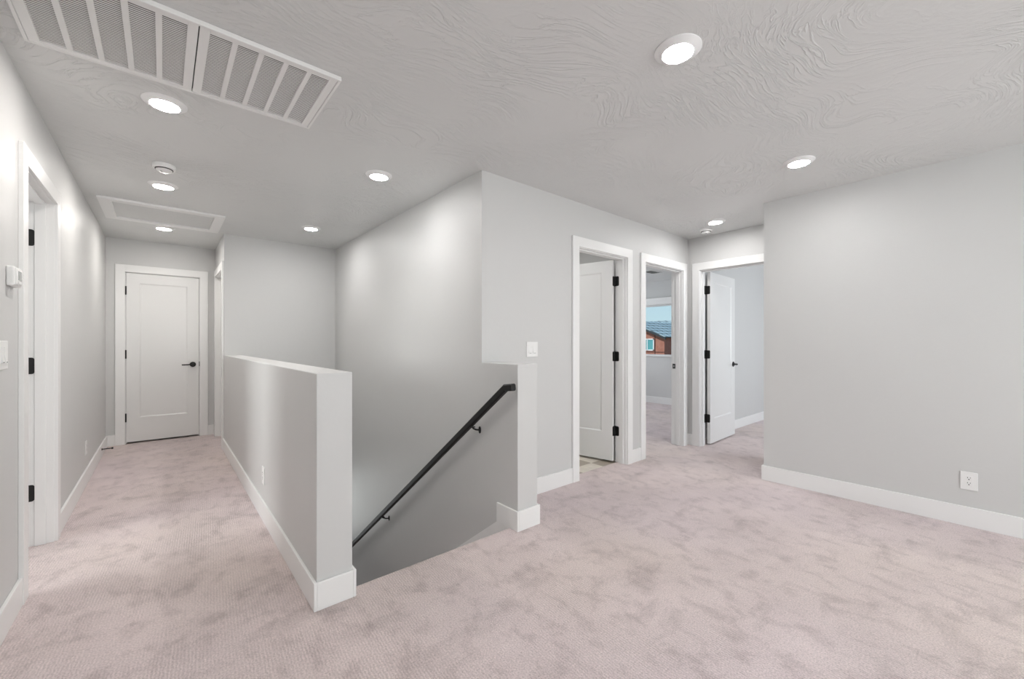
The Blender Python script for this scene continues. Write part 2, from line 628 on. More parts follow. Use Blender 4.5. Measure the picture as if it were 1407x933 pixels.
CW = 0.09  # casing reach from the opening edge
base('baseboard_left', [(XL, XL + T, YREAR, D_left[0] - CW), (XL, XL + T, D_left[1] + CW, YF)])
base('baseboard_far', [(XL + T, D_far[0] - CW, YF - T, YF), (D_far[1] + CW, XH1 - T, YF - T, YF)])
base('baseboard_side', [(XH1 - T, XH1, D_side[1] + CW, YF)])
base('baseboard_half', [(XH1 - T, XH1, YH - T, D_side[0] - CW), (XH1, XH2, YH - T, YH), (XH2, XH2 + T, YH - T, YEDGE - 0.002)])
base('baseboard_half_short', [(XS - T, XS, YP - T, 2.187), (XS, XP + T, YP - T, YP), (XP, XP + T, YP, YC)])
base('baseboard_front', [(XP + T, D_bath[0] - CW, YC - T, YC), (D_bath[1] + CW, D_bed[0] - CW, YC - T, YC), (D_bed[1] + CW, X3, YC - T, YC)])
base('baseboard_passage', [(X3 - T, X3, D_corner[1] + CW, YC - T)])
base('baseboard_right', [(XR - T, XR, YREAR, YR + T), (XR, X3 - 0.02, YR, YR + T)])
base('baseboard_rear', [(XL, XR, YREAR, YREAR + T)])
base('baseboard_bedroom', [(X5 - T, X5, YC + WT, R2N)])
base('baseboard_corner_room', [(X3 + WT + 0.02, R3E, YC - T, YC)])

# stair skirt boards: sloping board against each side of the flight
for nm, x0, x1 in (('trim_3', XS - 0.011, XS), ('trim_4', XH2, XH2 + 0.011)):
    bm = bmesh.new()
    sl = rise / run
    ye = 5.5
    top = [(YEDGE - 0.02, -0.001), (2.187, -0.001), (ye, -(ye - 2.187) * sl)]
    bot = [(ye, -(ye - 2.187) * sl - 0.45), (YEDGE - 0.02, -0.5)]
    poly_prism(bm, top + bot, 'x', x0, x1)
    obj(nm, bm, M_trim, kind='structure')['label'] = 'sloping skirt board beside the stairs'

# ------------------------------------------------------------------ doors


def panel_face(bm, w, z0, z1, y, ny, st=0.118, top=0.115, bot=0.285, rec=0.008, sl=0.013):
    """one face of a single panel door leaf at depth y; ny is the outward sign along y"""
    o = [(0, z0), (w, z0), (w, z1), (0, z1)]
    a = [(st, z0 + bot), (w - st, z0 + bot), (w - st, z1 - top), (st, z1 - top)]
    c = [(st + sl, z0 + bot + sl), (w - st - sl, z0 + bot + sl), (w - st - sl, z1 - top - sl), (st + sl, z1 - top - sl)]
    V = [[bm.verts.new((p[0], yy, p[1])) for p in ring] for ring, yy in ((o, y), (a, y), (c, y - ny * rec))]
    for r0, r1 in ((0, 1), (1, 2)):
        for i in range(4):
            j = (i + 1) % 4
            bm.faces.new((V[r0][i], V[r0][j], V[r1][j], V[r1][i]))
    bm.faces.new(V[2])
    return V[0]


def make_leaf(w, h0, h1, th, parent, hinge_z, mirror=False, barrel_side=1, handle=True, lever_dir=-1):
    """door leaf in its own frame: hinge axis at the origin, leaf along +x, front face at y=0, back at y=th.
    barrel_side: +1 hinge barrels at the back face, -1 at the front face"""
    bm = bmesh.new()
    A = panel_face(bm, w, h0, h1, 0.0, -1)
    B = panel_face(bm, w, h0, h1, th, 1)
    for i in range(4):
        j = (i + 1) % 4
        bm.faces.new((A[i], A[j], B[j], B[i]))
    leaf = obj('door_leaf', bm, M_door, parent)
    yb = th if barrel_side > 0 else 0.0
    for z in hinge_z:
        hb = bmesh.new()
        # plate let into the leaf edge, rounded corners, and the barrel of knuckles
        hz = 0.049
        yy0, yy1 = (th - 0.034, th + 0.011) if barrel_side > 0 else (-0.002, 0.036)
        pts = []
        rc = 0.013
        inner = yy0 if barrel_side > 0 else yy1
        outer = yy1 if barrel_side > 0 else yy0
        sg = 1 if outer > inner else -1
        for k in range(5):
            a = math.pi / 2 * k / 4
            pts.append((inner + sg * (rc - rc * math.sin(a)), z + hz - rc + rc * math.cos(a)))
        for k in range(5):
            a = math.pi / 2 * k / 4
            pts.append((inner + sg * (rc - rc * math.cos(a)), z - hz + rc - rc * math.sin(a)))
        pts += [(outer, z - hz), (outer, z + hz)]
        poly_prism(hb, pts, 'x', -0.0025, 0.0006)
        mt = Matrix.Translation((-0.002, outer + sg * (0.003 if barrel_side > 0 else 0.005), z))
        kn = [(0, -hz - 0.003), (0.004, -hz - 0.003), (0.0065, -hz)]
        for k in range(5):
            za, zb_ = -hz + 2 * hz * k / 5, -hz + 2 * hz * (k + 1) / 5
            kn += [(0.0068, za + 0.0008), (0.0068, zb_ - 0.0008), (0.0062, zb_)]
        kn += [(0.004, hz + 0.003), (0, hz + 0.003)]
        lathe(hb, kn, 16, mt)
        obj('hinge', hb, M_black, leaf, smooth=40)
    if handle:
        for s in (-1, 1):
            hd = bmesh.new()
            yface = 0.0 if s < 0 else th
            zc = 0.93
            xc = w - 0.063
            M = Matrix.Translation((xc, yface, zc)) @ Matrix.Rotation(R(90) * (1 if s < 0 else -1), 4, 'X')
            lathe(hd, [(0, -0.001), (0.033, -0.001), (0.033, 0.006), (0.031, 0.009), (0.014, 0.010), (0.011, 0.014), (0.011, 0.050), (0.0085, 0.054), (0, 0.054)], 32, M)
            ya = yface + s * 0.045
            tube(hd, [(xc + 0.004, ya, zc), (xc - 0.03, ya + s * 0.002, zc), (xc - 0.075, ya + s * 0.003, zc - 0.001), (xc - 0.112, ya, zc - 0.002)], 0.0075, 12)
            obj('door_handle', hd, M_black, leaf, smooth=40)
    return leaf


def make_door(name, loc, rotz, w, label, depth=WT, leaf=None, back_casing=True, stop_side='front', strike=None):
    """frame in local coordinates: opening from x=0..w, wall front face at y=0, back face at y=depth"""
    root = struct_empty(name, loc, rotz, label)
    ct, rv = 0.018, 0.006
    co = 0.09
    bm = bmesh.new()
    sides = [(-ct, 0.0)] + ([(depth, depth + ct)] if back_casing else [])
    for (ya, yb) in sides:
        add_box(bm, -co, -rv, ya, yb, 0, HO + rv, bevel=0.002)
        add_box(bm, w + rv, w + co, ya, yb, 0, HO + rv, bevel=0.002)
        add_box(bm, -co, w + co, ya, yb, HO + rv - 0.001, HO + co, bevel=0.002)
    obj('casing', bm, M_trim, root)
    bm = bmesh.new()
    e = 0.0015
    add_box(bm, -J, 0, -e, depth + e, 0, HO + J)
    add_box(bm, w, w + J, -e, depth + e, 0, HO + J)
    add_box(bm, 0, w, -e, depth + e, HO, HO + J)
    # stop bead
    if stop_side == 'front':        # leaf closes on the back side
        s0, s1 = 0.030, depth - 0.045
    else:
        s0, s1 = 0.045, depth - 0.030
    add_box(bm, 0, 0.011, s0, s1, 0, HO - 0.011, bevel=0.001)
    add_box(bm, w - 0.011, w, s0, s1, 0, HO - 0.011, bevel=0.001)
    add_box(bm, 0, w, s0, s1, HO - 0.011, HO, bevel=0.001)
    obj('door_jamb', bm, M_trim, root)
    if strike:
        xs, yc_ = strike
        bm = bmesh.new()
        sgn = 1 if xs < w / 2 else -1
        x0 = xs
        add_box(bm, min(x0, x0 + sgn * 0.002), max(x0, x0 + sgn * 0.002), yc_ - 0.017, yc_ + 0.017, 0.93 - 0.028, 0.93 + 0.028, bevel=0.0006)
        sp = obj('strike_plate', bm, M_black, root)
        sp['label'] = 'black strike plate'
        bm = bmesh.new()
        add_box(bm, min(x0 + sgn * 0.001, x0 + sgn * 0.0032), max(x0 + sgn * 0.001, x0 + sgn * 0.0032), yc_ - 0.006, yc_ + 0.008, 0.93 - 0.012, 0.93 + 0.012)
        obj('latch_hole', bm, M_plasticgrey, sp)
    return root


def jamb_hinge(root, x, sgn, y0, y1, zs):
    """hinge leaves let into the jamb at x, facing sgn along x"""
    for z in zs:
        bm = bmesh.new()
        hz, rc = 0.049, 0.013
        pts = [(y1, z - hz), (y1, z + hz)]
        for k in range(5):
            a = math.pi / 2 * k / 4
            pts.append((y0 + rc - rc * math.sin(a), z + hz - rc + rc * math.cos(a)))
        for k in range(5):
            a = math.pi / 2 * k / 4
            pts.append((y0 + rc - rc * math.cos(a), z - hz + rc - rc * math.sin(a)))
        poly_prism(bm, pts, 'x', min(x, x + sgn * 0.0025), max(x, x + sgn * 0.0025))
        obj('hinge_plate', bm, M_black, root)


HZ = (0.315, 1.07, 1.83)

# door 1: closed, end of the hall, opens towards the hall with hinges on the left
w = D_far[1] - D_far[0]
d1 = make_door('door_1', (D_far[0], YF, 0), 0, w, 'closed white panel door at the end of the hall', stop_side='back', strike=None)
lf = make_leaf(w - 0.007, 0.022, HO - 0.004, 0.035, d1, HZ, barrel_side=-1)
lf.location = (0.0035, 0.001, 0)
bm = bmesh.new()
add_box(bm, w - 0.003, w + 0.0035, -0.0035, 0.02, 0.905, 0.965, bevel=0.0008)
obj('strike_plate', bm, M_black, d1)

# door 2: side door at the end of the hall, seen edge on
w = D_side[1] - D_side[0]
d2 = make_door('door_2', (XH1, D_side[1], 0), R(-90), w, 'narrow side door seen edge on beside the far door', stop_side='front')
lf = make_leaf(w - 0.007, 0.006, HO - 0.002, 0.035, d2, HZ, barrel_side=1)
lf.location = (0.0035, WT - 0.036, 0)

# door 3: doorway in the left wall, door swung into that room
w = D_left[1] - D_left[0]
d3 = make_door('door_3', (XL, D_left[0], 0), R(90), w, 'white framed doorway in the left wall', stop_side='front', strike=(0.0, WT - 0.02))
jamb_hinge(d3, w, -1, WT - 0.044, WT - 0.002, HZ)
lf = make_leaf(w - 0.007, 0.02, HO - 0.004, 0.035, d3, HZ, barrel_side=1)
# hinge on the far jamb, opened past square into the room
lf3 = lf

# door 4: bathroom door, hinged right, standing open inside
w = D_bath[1] - D_bath[0]
d4 = make_door('door_4', (D_bath[0], YC, 0), 0, w, 'white doorway with bathroom door standing open and tiled floor', stop_side='front', strike=(0.0, WT - 0.02))
jamb_hinge(d4, w, -1, WT - 0.036, WT + 0.012, HZ)
lf4 = make_leaf(w - 0.007, 0.018, HO - 0.004, 0.035, d4, HZ, barrel_side=1)

# door 5: bedroom doorway, leaf swung out of view against the wall inside
w5 = D_bed[1] - D_bed[0]
d5 = make_door('door_5', (D_bed[0], YC, 0), 0, w5, 'white bedroom doorway with window view beyond', stop_side='front', strike=(w5, WT - 0.02))

# door 6: corner room door, hinged left, standing open
w6 = D_corner[1] - D_corner[0]
d6 = make_door('door_6', (X3, D_corner[1], 0), R(-90), w6, 'wide white doorway with door standing open at the passage end', stop_side='front', strike=(w6, WT - 0.02))
jamb_hinge(d6, 0, 1, WT - 0.036, WT + 0.012, HZ)
lf6 = make_leaf(w6 - 0.007, 0.018, HO - 0.004, 0.035, d6, HZ, barrel_side=1)


def swing(leaf, pin_xy, closed_origin, angle, mirror=False):
    """turn a leaf about its hinge pin (parent frame). closed_origin: where the leaf origin sits when shut"""
    M = Matrix.Translation((pin_xy[0], pin_xy[1], 0)) @ Matrix.Rotation(angle, 4, 'Z') @ Matrix.Translation((closed_origin[0] - pin_xy[0], closed_origin[1] - pin_xy[1], 0))
    if mirror:
        M = M @ Matrix.Diagonal((-1, 1, 1, 1))
    leaf.matrix_basis = M


# shut position: back face of leaf flush with back face of the wall; pins just behind it
wL = D_left[1] - D_left[0]
swing(lf3, (wL - 0.001, WT + 0.014), (wL - 0.0035, WT - 0.036), R(-88), mirror=True)
wB = D_bath[1] - D_bath[0]
swing(lf4, (wB - 0.001, WT + 0.014), (wB - 0.0035, WT - 0.036), R(-78), mirror=True)
swing(lf6, (0.001, WT + 0.014), (0.0035, WT - 0.036), R(92.5))

# spring door stop on the hall baseboard
ds = thing('door_stop', 'black door stop rod on the left baseboard near the far door', 'door stop', (XL + T, 6.1, 0.085))
bm = bmesh.new()
lathe(bm, [(0, 0), (0.012, 0), (0.012, 0.004), (0.006, 0.007)] + [(0.0048 + 0.0012 * (k % 2), 0.008 + k * 0.002) for k in range(34)] + [(0.005, 0.077), (0, 0.077)], 14, Matrix.Rotation(R(90), 4, 'Y'))
obj('rod', bm, M_black, ds, smooth=60)
bm = bmesh.new()
lathe(bm, [(0, 0.076), (0.009, 0.076), (0.010, 0.08), (0.009, 0.089), (0, 0.090)], 16, Matrix.Rotation(R(90), 4, 'Y'))
obj('tip', bm, M_black, ds, smooth=40)

# ------------------------------------------------------------------ windows
wn1 = struct_empty('window_1', (X5, 3.25, 0.955), 0, 'bedroom window looking onto the neighbouring roofs')
wy, wz = 1.90, 1.02
boxes('window_frame', [(0.05, 0.10, 0, 0.045, 0, wz), (0.05, 0.10, wy - 0.045, wy, 0, wz), (0.05, 0.10, 0.045, wy - 0.045, 0, 0.02),
                       (0.05, 0.10, 0.045, wy - 0.045, wz - 0.035, wz), (0.055, 0.095, 0.50, 0.54, 0.02, wz - 0.035)], M_frame, wn1)
boxes('window_sill', [(-0.03, 0.05, -0.03, wy + 0.03, -0.02, 0.004)], M_trim, wn1, bevel=0.003)
boxes('pane', [(0.072, 0.076, 0.02, wy - 0.02, 0.015, wz - 0.02)], M_glass, wn1)
boxes('roller_blind', [(-0.07, -0.002, -0.05, wy + 0.05, wz - 0.012, wz + 0.125)], M_vent, wn1, bevel=0.008)
wn2 = struct_empty('added_window_2', (0.5, YREAR - 0.10, 0.75))  # added window out of view, frames the rear fill lamp
boxes('window_frame', [(0, 0.05, 0, 0.05, 0, 1.4), (2.75, 2.8, 0, 0.05, 0, 1.4), (1.375, 1.425, 0, 0.05, 0.05, 1.35), (0.05, 2.75, 0, 0.05, 0, 0.05), (0.05, 2.75, 0, 0.05, 1.35, 1.4)], M_frame, wn2)
boxes('pane', [(0.03, 2.77, 0.022, 0.026, 0.03, 1.37)], M_glass, wn2)
wn3 = struct_empty('window_3', (5.7, R3S - 0.10, 0.9))
boxes('window_frame', [(0, 0.05, 0, 0.05, 0, 1.1), (1.75, 1.8, 0, 0.05, 0, 1.1), (0.875, 0.925, 0, 0.05, 0.05, 1.05), (0.05, 1.75, 0, 0.05, 0, 0.05), (0.05, 1.75, 0, 0.05, 1.05, 1.1)], M_frame, wn3)
boxes('pane', [(0.03, 1.77, 0.022, 0.026, 0.03, 1.07)], M_glass, wn3)

wn4 = struct_empty('added_window_4', (XL - 0.10, -2.55, 0.75))  # unseen window put in for the side fill lamp
boxes('window_frame', [(0, 0.05, 0, 0.05, 0, 1.4), (0, 0.05, 1.95, 2.0, 0, 1.4), (0, 0.05, 0.975, 1.025, 0.05, 1.35), (0, 0.05, 0.05, 1.95, 0, 0.05), (0, 0.05, 0.05, 1.95, 1.35, 1.4)], M_frame, wn4)
boxes('pane', [(0.022, 0.026, 0.03, 1.97, 0.03, 1.37)], M_glass, wn4)

wn5 = struct_empty('added_window_5', (LX - 0.10, 2.3, 0.85))  # added so a lamp in the left room can fill the hall
boxes('window_frame', [(0, 0.05, 0, 0.05, 0, 1.25), (0, 0.05, 1.75, 1.8, 0, 1.25), (0, 0.05, 0.875, 0.925, 0.05, 1.2), (0, 0.05, 0.05, 1.75, 0, 0.05), (0, 0.05, 0.05, 1.75, 1.2, 1.25)], M_frame, wn5)
boxes('pane', [(0.022, 0.026, 0.03, 1.77, 0.03, 1.22)], M_glass, wn5)
wn7 = struct_empty('added_window_7', (5.0, R2N + 0.04, 0.95))  # second bedroom window, added to carry that room's fill lamp
boxes('window_frame', [(0, 0.05, 0, 0.05, 0, 1.1), (1.75, 1.8, 0, 0.05, 0, 1.1), (0.875, 0.925, 0, 0.05, 0.05, 1.05), (0.05, 1.75, 0, 0.05, 0, 0.05), (0.05, 1.75, 0, 0.05, 1.05, 1.1)], M_frame, wn7)
boxes('pane', [(0.03, 1.77, 0.022, 0.026, 0.03, 1.07)], M_glass, wn7)
wn6 = struct_empty('added_window_6', (0.72, 7.33, -2.2))  # window added at the stair foot to light the stairwell from below
boxes('window_frame', [(0, 0.05, 0, 0.05, 0, 1.2), (0.91, 0.96, 0, 0.05, 0, 1.2), (0.05, 0.91, 0, 0.05, 0, 0.05), (0.05, 0.91, 0, 0.05, 1.15, 1.2)], M_frame, wn6)
boxes('pane', [(0.03, 0.93, 0.022, 0.026, 0.03, 1.17)], M_glass, wn6)

# ------------------------------------------------------------------ ceiling fixtures


def make_light(warm=False):
    root = thing('ceiling_light', 'x', 'ceiling light')
    bm = bmesh.new()
    lathe(bm, [(0.060, 0.0), (0.0935, 0.0), (0.0935, -0.003), (0.090, -0.0055), (0.0645, -0.0165), (0.0625, -0.018), (0.0612, -0.017), (0.0612, -0.004), (0.060, 0.0)], 64)
    obj('trim_ring', bm, M_ring, root, smooth=30)
    bm = bmesh.new()
    lathe(bm, [(0, -0.010), (0.0605, -0.010), (0.0605, -0.0172), (0.053, -0.0192), (0.03, -0.0205), (0, -0.021)], 48)
    obj('lens', bm, M_lensw if warm else M_lens, root, smooth=40)
    return root


def dup(root, loc, label, rotz=0.0):
    r = root.copy()
    COL.objects.link(r)
    r.location = loc
    r.rotation_euler = (0, 0, rotz)
    r['label'] = label
    for ch in list(root.children):
        c = ch.copy()
        COL.objects.link(c)
        c.parent = r
        for g_ in ch.children:
            d_ = g_.copy()
            COL.objects.link(d_)
            d_.parent = c
    return r


GL = 'round recessed lights in the ceiling'
spots = [
    ((1.653, 0.867), 'largest round ceiling light, nearest above the open carpet', 0),
    ((3.298, 0.868), 'round ceiling light just in front of the right hand wall top', 0),
    ((4.270, 1.840), 'round ceiling light beside the smoke detector in the passage', 0),
    ((1.212, 2.938), 'round ceiling light above the top of the stair opening', 0),
    ((0.009, 2.765), 'round ceiling light in the hall close beside the large air vent', 1),
    ((0.004, 4.215), 'round ceiling light directly behind the hall smoke detector', 1),
    ((0.012, 5.765), 'round ceiling light in the hall behind the attic hatch, nearest the closed door', 1),
    ((1.212, 4.750), 'round ceiling light over the stairs at the landing wall, right of the attic hatch', 0),
]
L0 = make_light()
L0['group'] = GL
LW = make_light(True)
LW['group'] = GL
usedL = usedW = False
for (x, y), lab, warm in spots:
    if warm and not usedW:
        LW.location = (x, y, H)
        LW['label'] = lab
        usedW = True
    elif not warm and not usedL:
        L0.location = (x, y, H)
        L0['label'] = lab
        usedL = True
    else:
        dup(LW if warm else L0, (x, y, H), lab)
for (x, y), lab in [((5.9, 0.6), 'added ceiling light filling the corner room out of view'), ((1.653, -1.5), 'added ceiling fill light behind the camera on the left'),
                    ((3.298, -1.5), 'added ceiling fill light behind the camera on the right'), ((2.6, 3.7), 'added ceiling light filling the bathroom out of view'), ((2.5, 2.95), 'added ceiling fill light inside the bathroom near its doorway'), ((5.6, 3.5), 'added ceiling light filling the bedroom out of view')]:
    dup(L0, (x, y, H), lab)  # unseen lights added to brighten the loft rear and the side rooms


def make_smoke(loc, label):
    root = thing('smoke_detector', label, 'smoke detector', loc, 0, 'round white smoke detectors')
    bm = bmesh.new()
    lathe(bm, [(0, 0), (0.064, 0), (0.065, -0.004), (0.063, -0.024), (0.060, -0.028), (0, -0.028)], 48)
    obj('base', bm, M_plastic, root, smooth=30)
    bm = bmesh.new()
    lathe(bm, [(0, -0.027), (0.050, -0.027), (0.050, -0.033), (0, -0.033)], 48)
    obj('sensor_gap', bm, M_slot, root, smooth=30)
    bm = bmesh.new()
    lathe(bm, [(0, -0.0325), (0.046, -0.0325), (0.045, -0.038), (0.036, -0.044), (0.018, -0.047), (0, -0.0475)], 48)
    obj('cover', bm, M_plastic, root, smooth=40)
    bm = bmesh.new()
    lathe(bm, [(0, -0.046), (0.007, -0.046), (0.007, -0.049), (0, -0.0495)], 16, Matrix.Translation((-0.015, -0.01, 0)))
    obj('test_button', bm, M_plasticgrey, root, smooth=30)
    return root


make_smoke((0.008, 3.742, H), 'white smoke detector on the hall ceiling between the air vent and the attic hatch')
make_smoke((4.490, 2.035, H), 'white smoke detector on the passage ceiling beside the corner of the walls')

# large return air vent -----------------------------------------------
VX0, VX1, VY0, VY1 = -0.424, 0.634, 1.965, 2.530
vent = thing('air_vent', 'large white louvred return air vent on the hall ceiling', 'air vent', ((VX0 + VX1) / 2, (VY0 + VY1) / 2, H))
vx, vy = (VX1 - VX0) / 2, (VY1 - VY0) / 2
zb = -0.020
bm = bmesh.new()
fwid = 0.013
for q in [(-vx, vx, -vy, -vy + fwid), (-vx, vx, vy - fwid, vy), (-vx, -vx + fwid, -vy + fwid, vy - fwid), (vx - fwid, vx, -vy + fwid, vy - fwid)]:
    add_box(bm, *q, zb, 0, bevel=0.003)
obj('frame', bm, M_vent, vent)
bm = bmesh.new()
add_box(bm, -vx + 0.01, vx - 0.01, -vy + 0.01, vy - 0.01, -0.002, -0.0005)
obj('duct_backing', bm, M_duct, vent)
split = 0.108 - (VX0 + VX1) / 2
for (a, b_) in ((-vx + fwid + 0.001, split - 0.002), (split + 0.002, vx - fwid - 0.001)):
    bm = bmesh.new()
    y0, y1 = -vy + fwid + 0.001, vy - fwid - 0.001
    e0 = 0.033
    eY = 0.022
    add_box(bm, a, a + e0, y0, y1, zb + 0.002, -0.006, bevel=0.0015)
    add_box(bm, b_ - e0, b_, y0, y1, zb + 0.002, -0.006, bevel=0.0015)
    add_box(bm, a + e0, b_ - e0, y0, y0 + eY, zb + 0.002, -0.006, bevel=0.0015)
    add_box(bm, a + e0, b_ - e0, y1 - eY, y1, zb + 0.002, -0.006, bevel=0.0015)
    pan = obj('grille_panel', bm, M_vent, vent)
    ncol = 5
    mw = 0.020
    cw = (b_ - a - 2 * e0 - (ncol - 1) * mw) / ncol
    for k in range(ncol - 1):
        mb = bmesh.new()
        mx0 = a + e0 + (k + 1) * cw + k * mw
        add_box(mb, mx0, mx0 + mw, y0 + eY, y1 - eY, zb + 0.0025, -0.007, bevel=0.0012)
        obj('mullion', mb, M_vent, pan)
    sb = bmesh.new()
    ya, yb = y0 + eY, y1 - eY
    pitch = 0.0118
    nsl = int((yb - ya) / pitch)
    pitch = (yb - ya) / nsl
    for k in range(nsl):
        yc_ = ya + (k + 0.5) * pitch
        # tilted blade, 1.2 mm thick
        c0 = Vector((0, yc_ + 0.0019, zb + 0.0064))
        c1 = Vector((0, yc_ - 0.0019, zb + 0.0076))
        nrm = Vector((0, -(c1.z - c0.z), c1.y - c0.y)).normalized() * 0.0007
        pts = [(c0.y + nrm.y, c0.z + nrm.z), (c1.y + nrm.y, c1.z + nrm.z), (c1.y - nrm.y, c1.z - nrm.z), (c0.y - nrm.y, c0.z - nrm.z)]
        poly_prism(sb, pts, 'x', a + e0 - 0.002, b_ - e0 + 0.002)
    obj('louvres', sb, M_vent, pan)

# attic hatch -----------------------------------------------------------
AX0, AX1, AY0, AY1 = -0.421, 0.468, 4.845, 5.600
hat = thing('attic_hatch', 'white framed attic hatch on the ceiling before the closed far door', 'attic hatch', ((AX0 + AX1) / 2, (AY0 + AY1) / 2, H))
ax, ay = (AX1 - AX0) / 2, (AY1 - AY0) / 2
bm = bmesh.new()
cwd = 0.083
add_box(bm, -ax, ax, -ay, -ay + cwd, -0.018, 0, bevel=0.002)
add_box(bm, -ax, ax, ay - cwd, ay, -0.018, 0, bevel=0.002)
add_box(bm, -ax, -ax + cwd, -ay + cwd, ay - cwd, -0.018, 0, bevel=0.002)
add_box(bm, ax - cwd, ax, -ay + cwd, ay - cwd, -0.018, 0, bevel=0.002)
obj('frame', bm, M_trim, hat)
bm = bmesh.new()
add_box(bm, -ax + cwd + 0.001, ax - cwd - 0.001, -ay + cwd + 0.001, ay - cwd - 0.001, -0.004, -0.0005)
obj('panel', bm, M_ceil, hat)['label'] = 'grey textured panel'

# bedroom ceiling register
rg = thing('ceiling_register', 'small grey air register on the bedroom ceiling seen through the doorway', 'air register', (6.48, 3.87, H))
bm = bmesh.new()
for q in [(-0.18, 0.18, -0.10, -0.08), (-0.18, 0.18, 0.08, 0.10), (-0.18, -0.16, -0.08, 0.08), (0.16, 0.18, -0.08, 0.08)]:
    add_box(bm, *q, -0.008, 0, bevel=0.002)
obj('frame', bm, M_vent, rg)
bm = bmesh.new()
for k in range(9):
    y = -0.072 + k * 0.018
    poly_prism(bm, [(y - 0.006, -0.007), (y + 0.005, -0.0015), (y + 0.005, -0.0005), (y - 0.006, -0.006)], 'x', -0.16, 0.16)
obj('slats', bm, M_plasticgrey, rg)

# ------------------------------------------------------------------ handrail on the stairwell wall
XR_ = XS - 0.070
rail_l = thing('handrail', 'black metal handrail sloping down the stairwell wall', 'handrail', (XS, 2.0, 0))
ox, oy = XS, 2.0


def rail_profile(bm, pts, hw, hh, ch):
    """octagonal soft-cornered bar swept along points in the plane x = const"""
    pts = [Vector(p) for p in pts]
    sec = [(-hw, -hh + ch), (-hw, hh - ch), (-hw + ch, hh), (hw - ch, hh), (hw, hh - ch), (hw, -hh + ch), (hw - ch, -hh), (-hw + ch, -hh)]
    rings = []
    for i, p in enumerate(pts):
        if i == 0:
            d = (pts[1] - p).normalized()
            k = 1
        elif i == len(pts) - 1:
            d = (p - pts[i - 1]).normalized()
            k = 1
        else:
            d0 = (p - pts[i - 1]).normalized()
            d1 = (pts[i + 1] - p).normalized()
            d = (d0 + d1).normalized()
            k = 1 / d.dot(d1)
        up = Vector((0, -d.z, d.y))
        if up.z < 0:
            up = -up
        rings.append([bm.verts.new(p + Vector((a, 0, 0)) + up * (b2 * k)) for a, b2 in sec])
    for a, b2 in zip(rings[:-1], rings[1:]):
        for j in range(8):
            bm.faces.new((a[j], a[(j + 1) % 8], b2[(j + 1) % 8], b2[j]))
    bm.faces.new(rings[0])
    bm.faces.new(rings[-1])


slr = 0.733
yk, zk = 2.018, 0.921
pts = [(XR_ - ox, 1.944 - oy, 0.930), (XR_ - ox, yk - oy, zk), (XR_ - ox, 5.25 - oy, zk - (5.25 - yk) * slr)]
bm = bmesh.new()
rail_profile(bm, pts, 0.019, 0.0225, 0.008)
obj('rail', bm, M_rail, rail_l)
for yb_ in (2.395, 3.945, 5.05):
    zr = zk - (yb_ - yk) * slr
    bm = bmesh.new()
    # wall plate, curved arm, saddle under the rail
    zp = zr - 0.062
    lathe(bm, [(0, 0), (0.017, 0), (0.017, 0.004), (0.014, 0.006), (0.008, 0.008), (0, 0.008)], 20,
          Matrix.Translation((0, yb_ - oy, zp)) @ Matrix.Rotation(R(-90), 4, 'Y') @ Matrix.Diagonal((1.5, 0.8, 1, 1)))
    tube(bm, [(-0.004, yb_ - oy, zp), (-0.035, yb_ - oy, zp + 0.006), (-0.058, yb_ - oy, zp + 0.018), (-0.069, yb_ - oy, zp + 0.040)], 0.006, 10)
    add_box(bm, -0.083, -0.055, yb_ - oy - 0.02, yb_ - oy + 0.02, zr - 0.034, zr - 0.028)
    obj('bracket', bm, M_black, rail_l, smooth=40)

# ------------------------------------------------------------------ wall plates and controls


def frame_rot(facing):
    """rotation so that local -y looks along the wall's outward normal and local x runs along the wall"""
    return {'-y': 0, '-x': R(-90), '+x': R(90), '+y': R(180)}[facing]


def make_outlet(loc, facing, label, w_=0.078, h_=0.118, style='duplex'):
    root = thing('wall_outlet', label, 'outlet', loc, frame_rot(facing), 'white wall outlets')
    bm = bmesh.new()
    add_box(bm, -w_ / 2, w_ / 2, -0.006, 0, -h_ / 2, h_ / 2, bevel=0.0025)
    obj('cover_plate', bm, M_plastic, root)
    bm = bmesh.new()
    add_box(bm, -0.0165, 0.0165, -0.0075, -0.004, -0.0335, 0.0335, bevel=0.0008)
    rc = obj('receptacle', bm, M_plastic, root)
    bm = bmesh.new()
    for zc in (0.017, -0.017):
        add_box(bm, -0.0075, -0.0050, -0.0078, -0.007, zc + 0.001, zc + 0.009)
        add_box(bm, 0.0050, 0.0070, -0.0078, -0.007, zc + 0.002, zc + 0.009)
        lathe(bm, [(0, 0), (0.0032, 0), (0.0032, 0.0008), (0, 0.0008)], 12, Matrix.Translation((0, -0.007, zc - 0.006)) @ Matrix.Rotation(R(90), 4, 'X'))
    obj('slots', bm, M_slot, rc)
    return root


make_outlet((XR, 0.114, 0.298), '-x', 'square white outlet low on the right hand wall above its baseboard')
make_outlet((XL, 5.057, 0.307), '+x', 'white outlet low on the left hall wall')
make_outlet((XH1, 3.252, 0.297), '-x', 'white outlet on the low wall facing the hall')
make_outlet((7.72, YC, 0.30), '-y', 'tiny white outlet in the corner room beyond the open door')


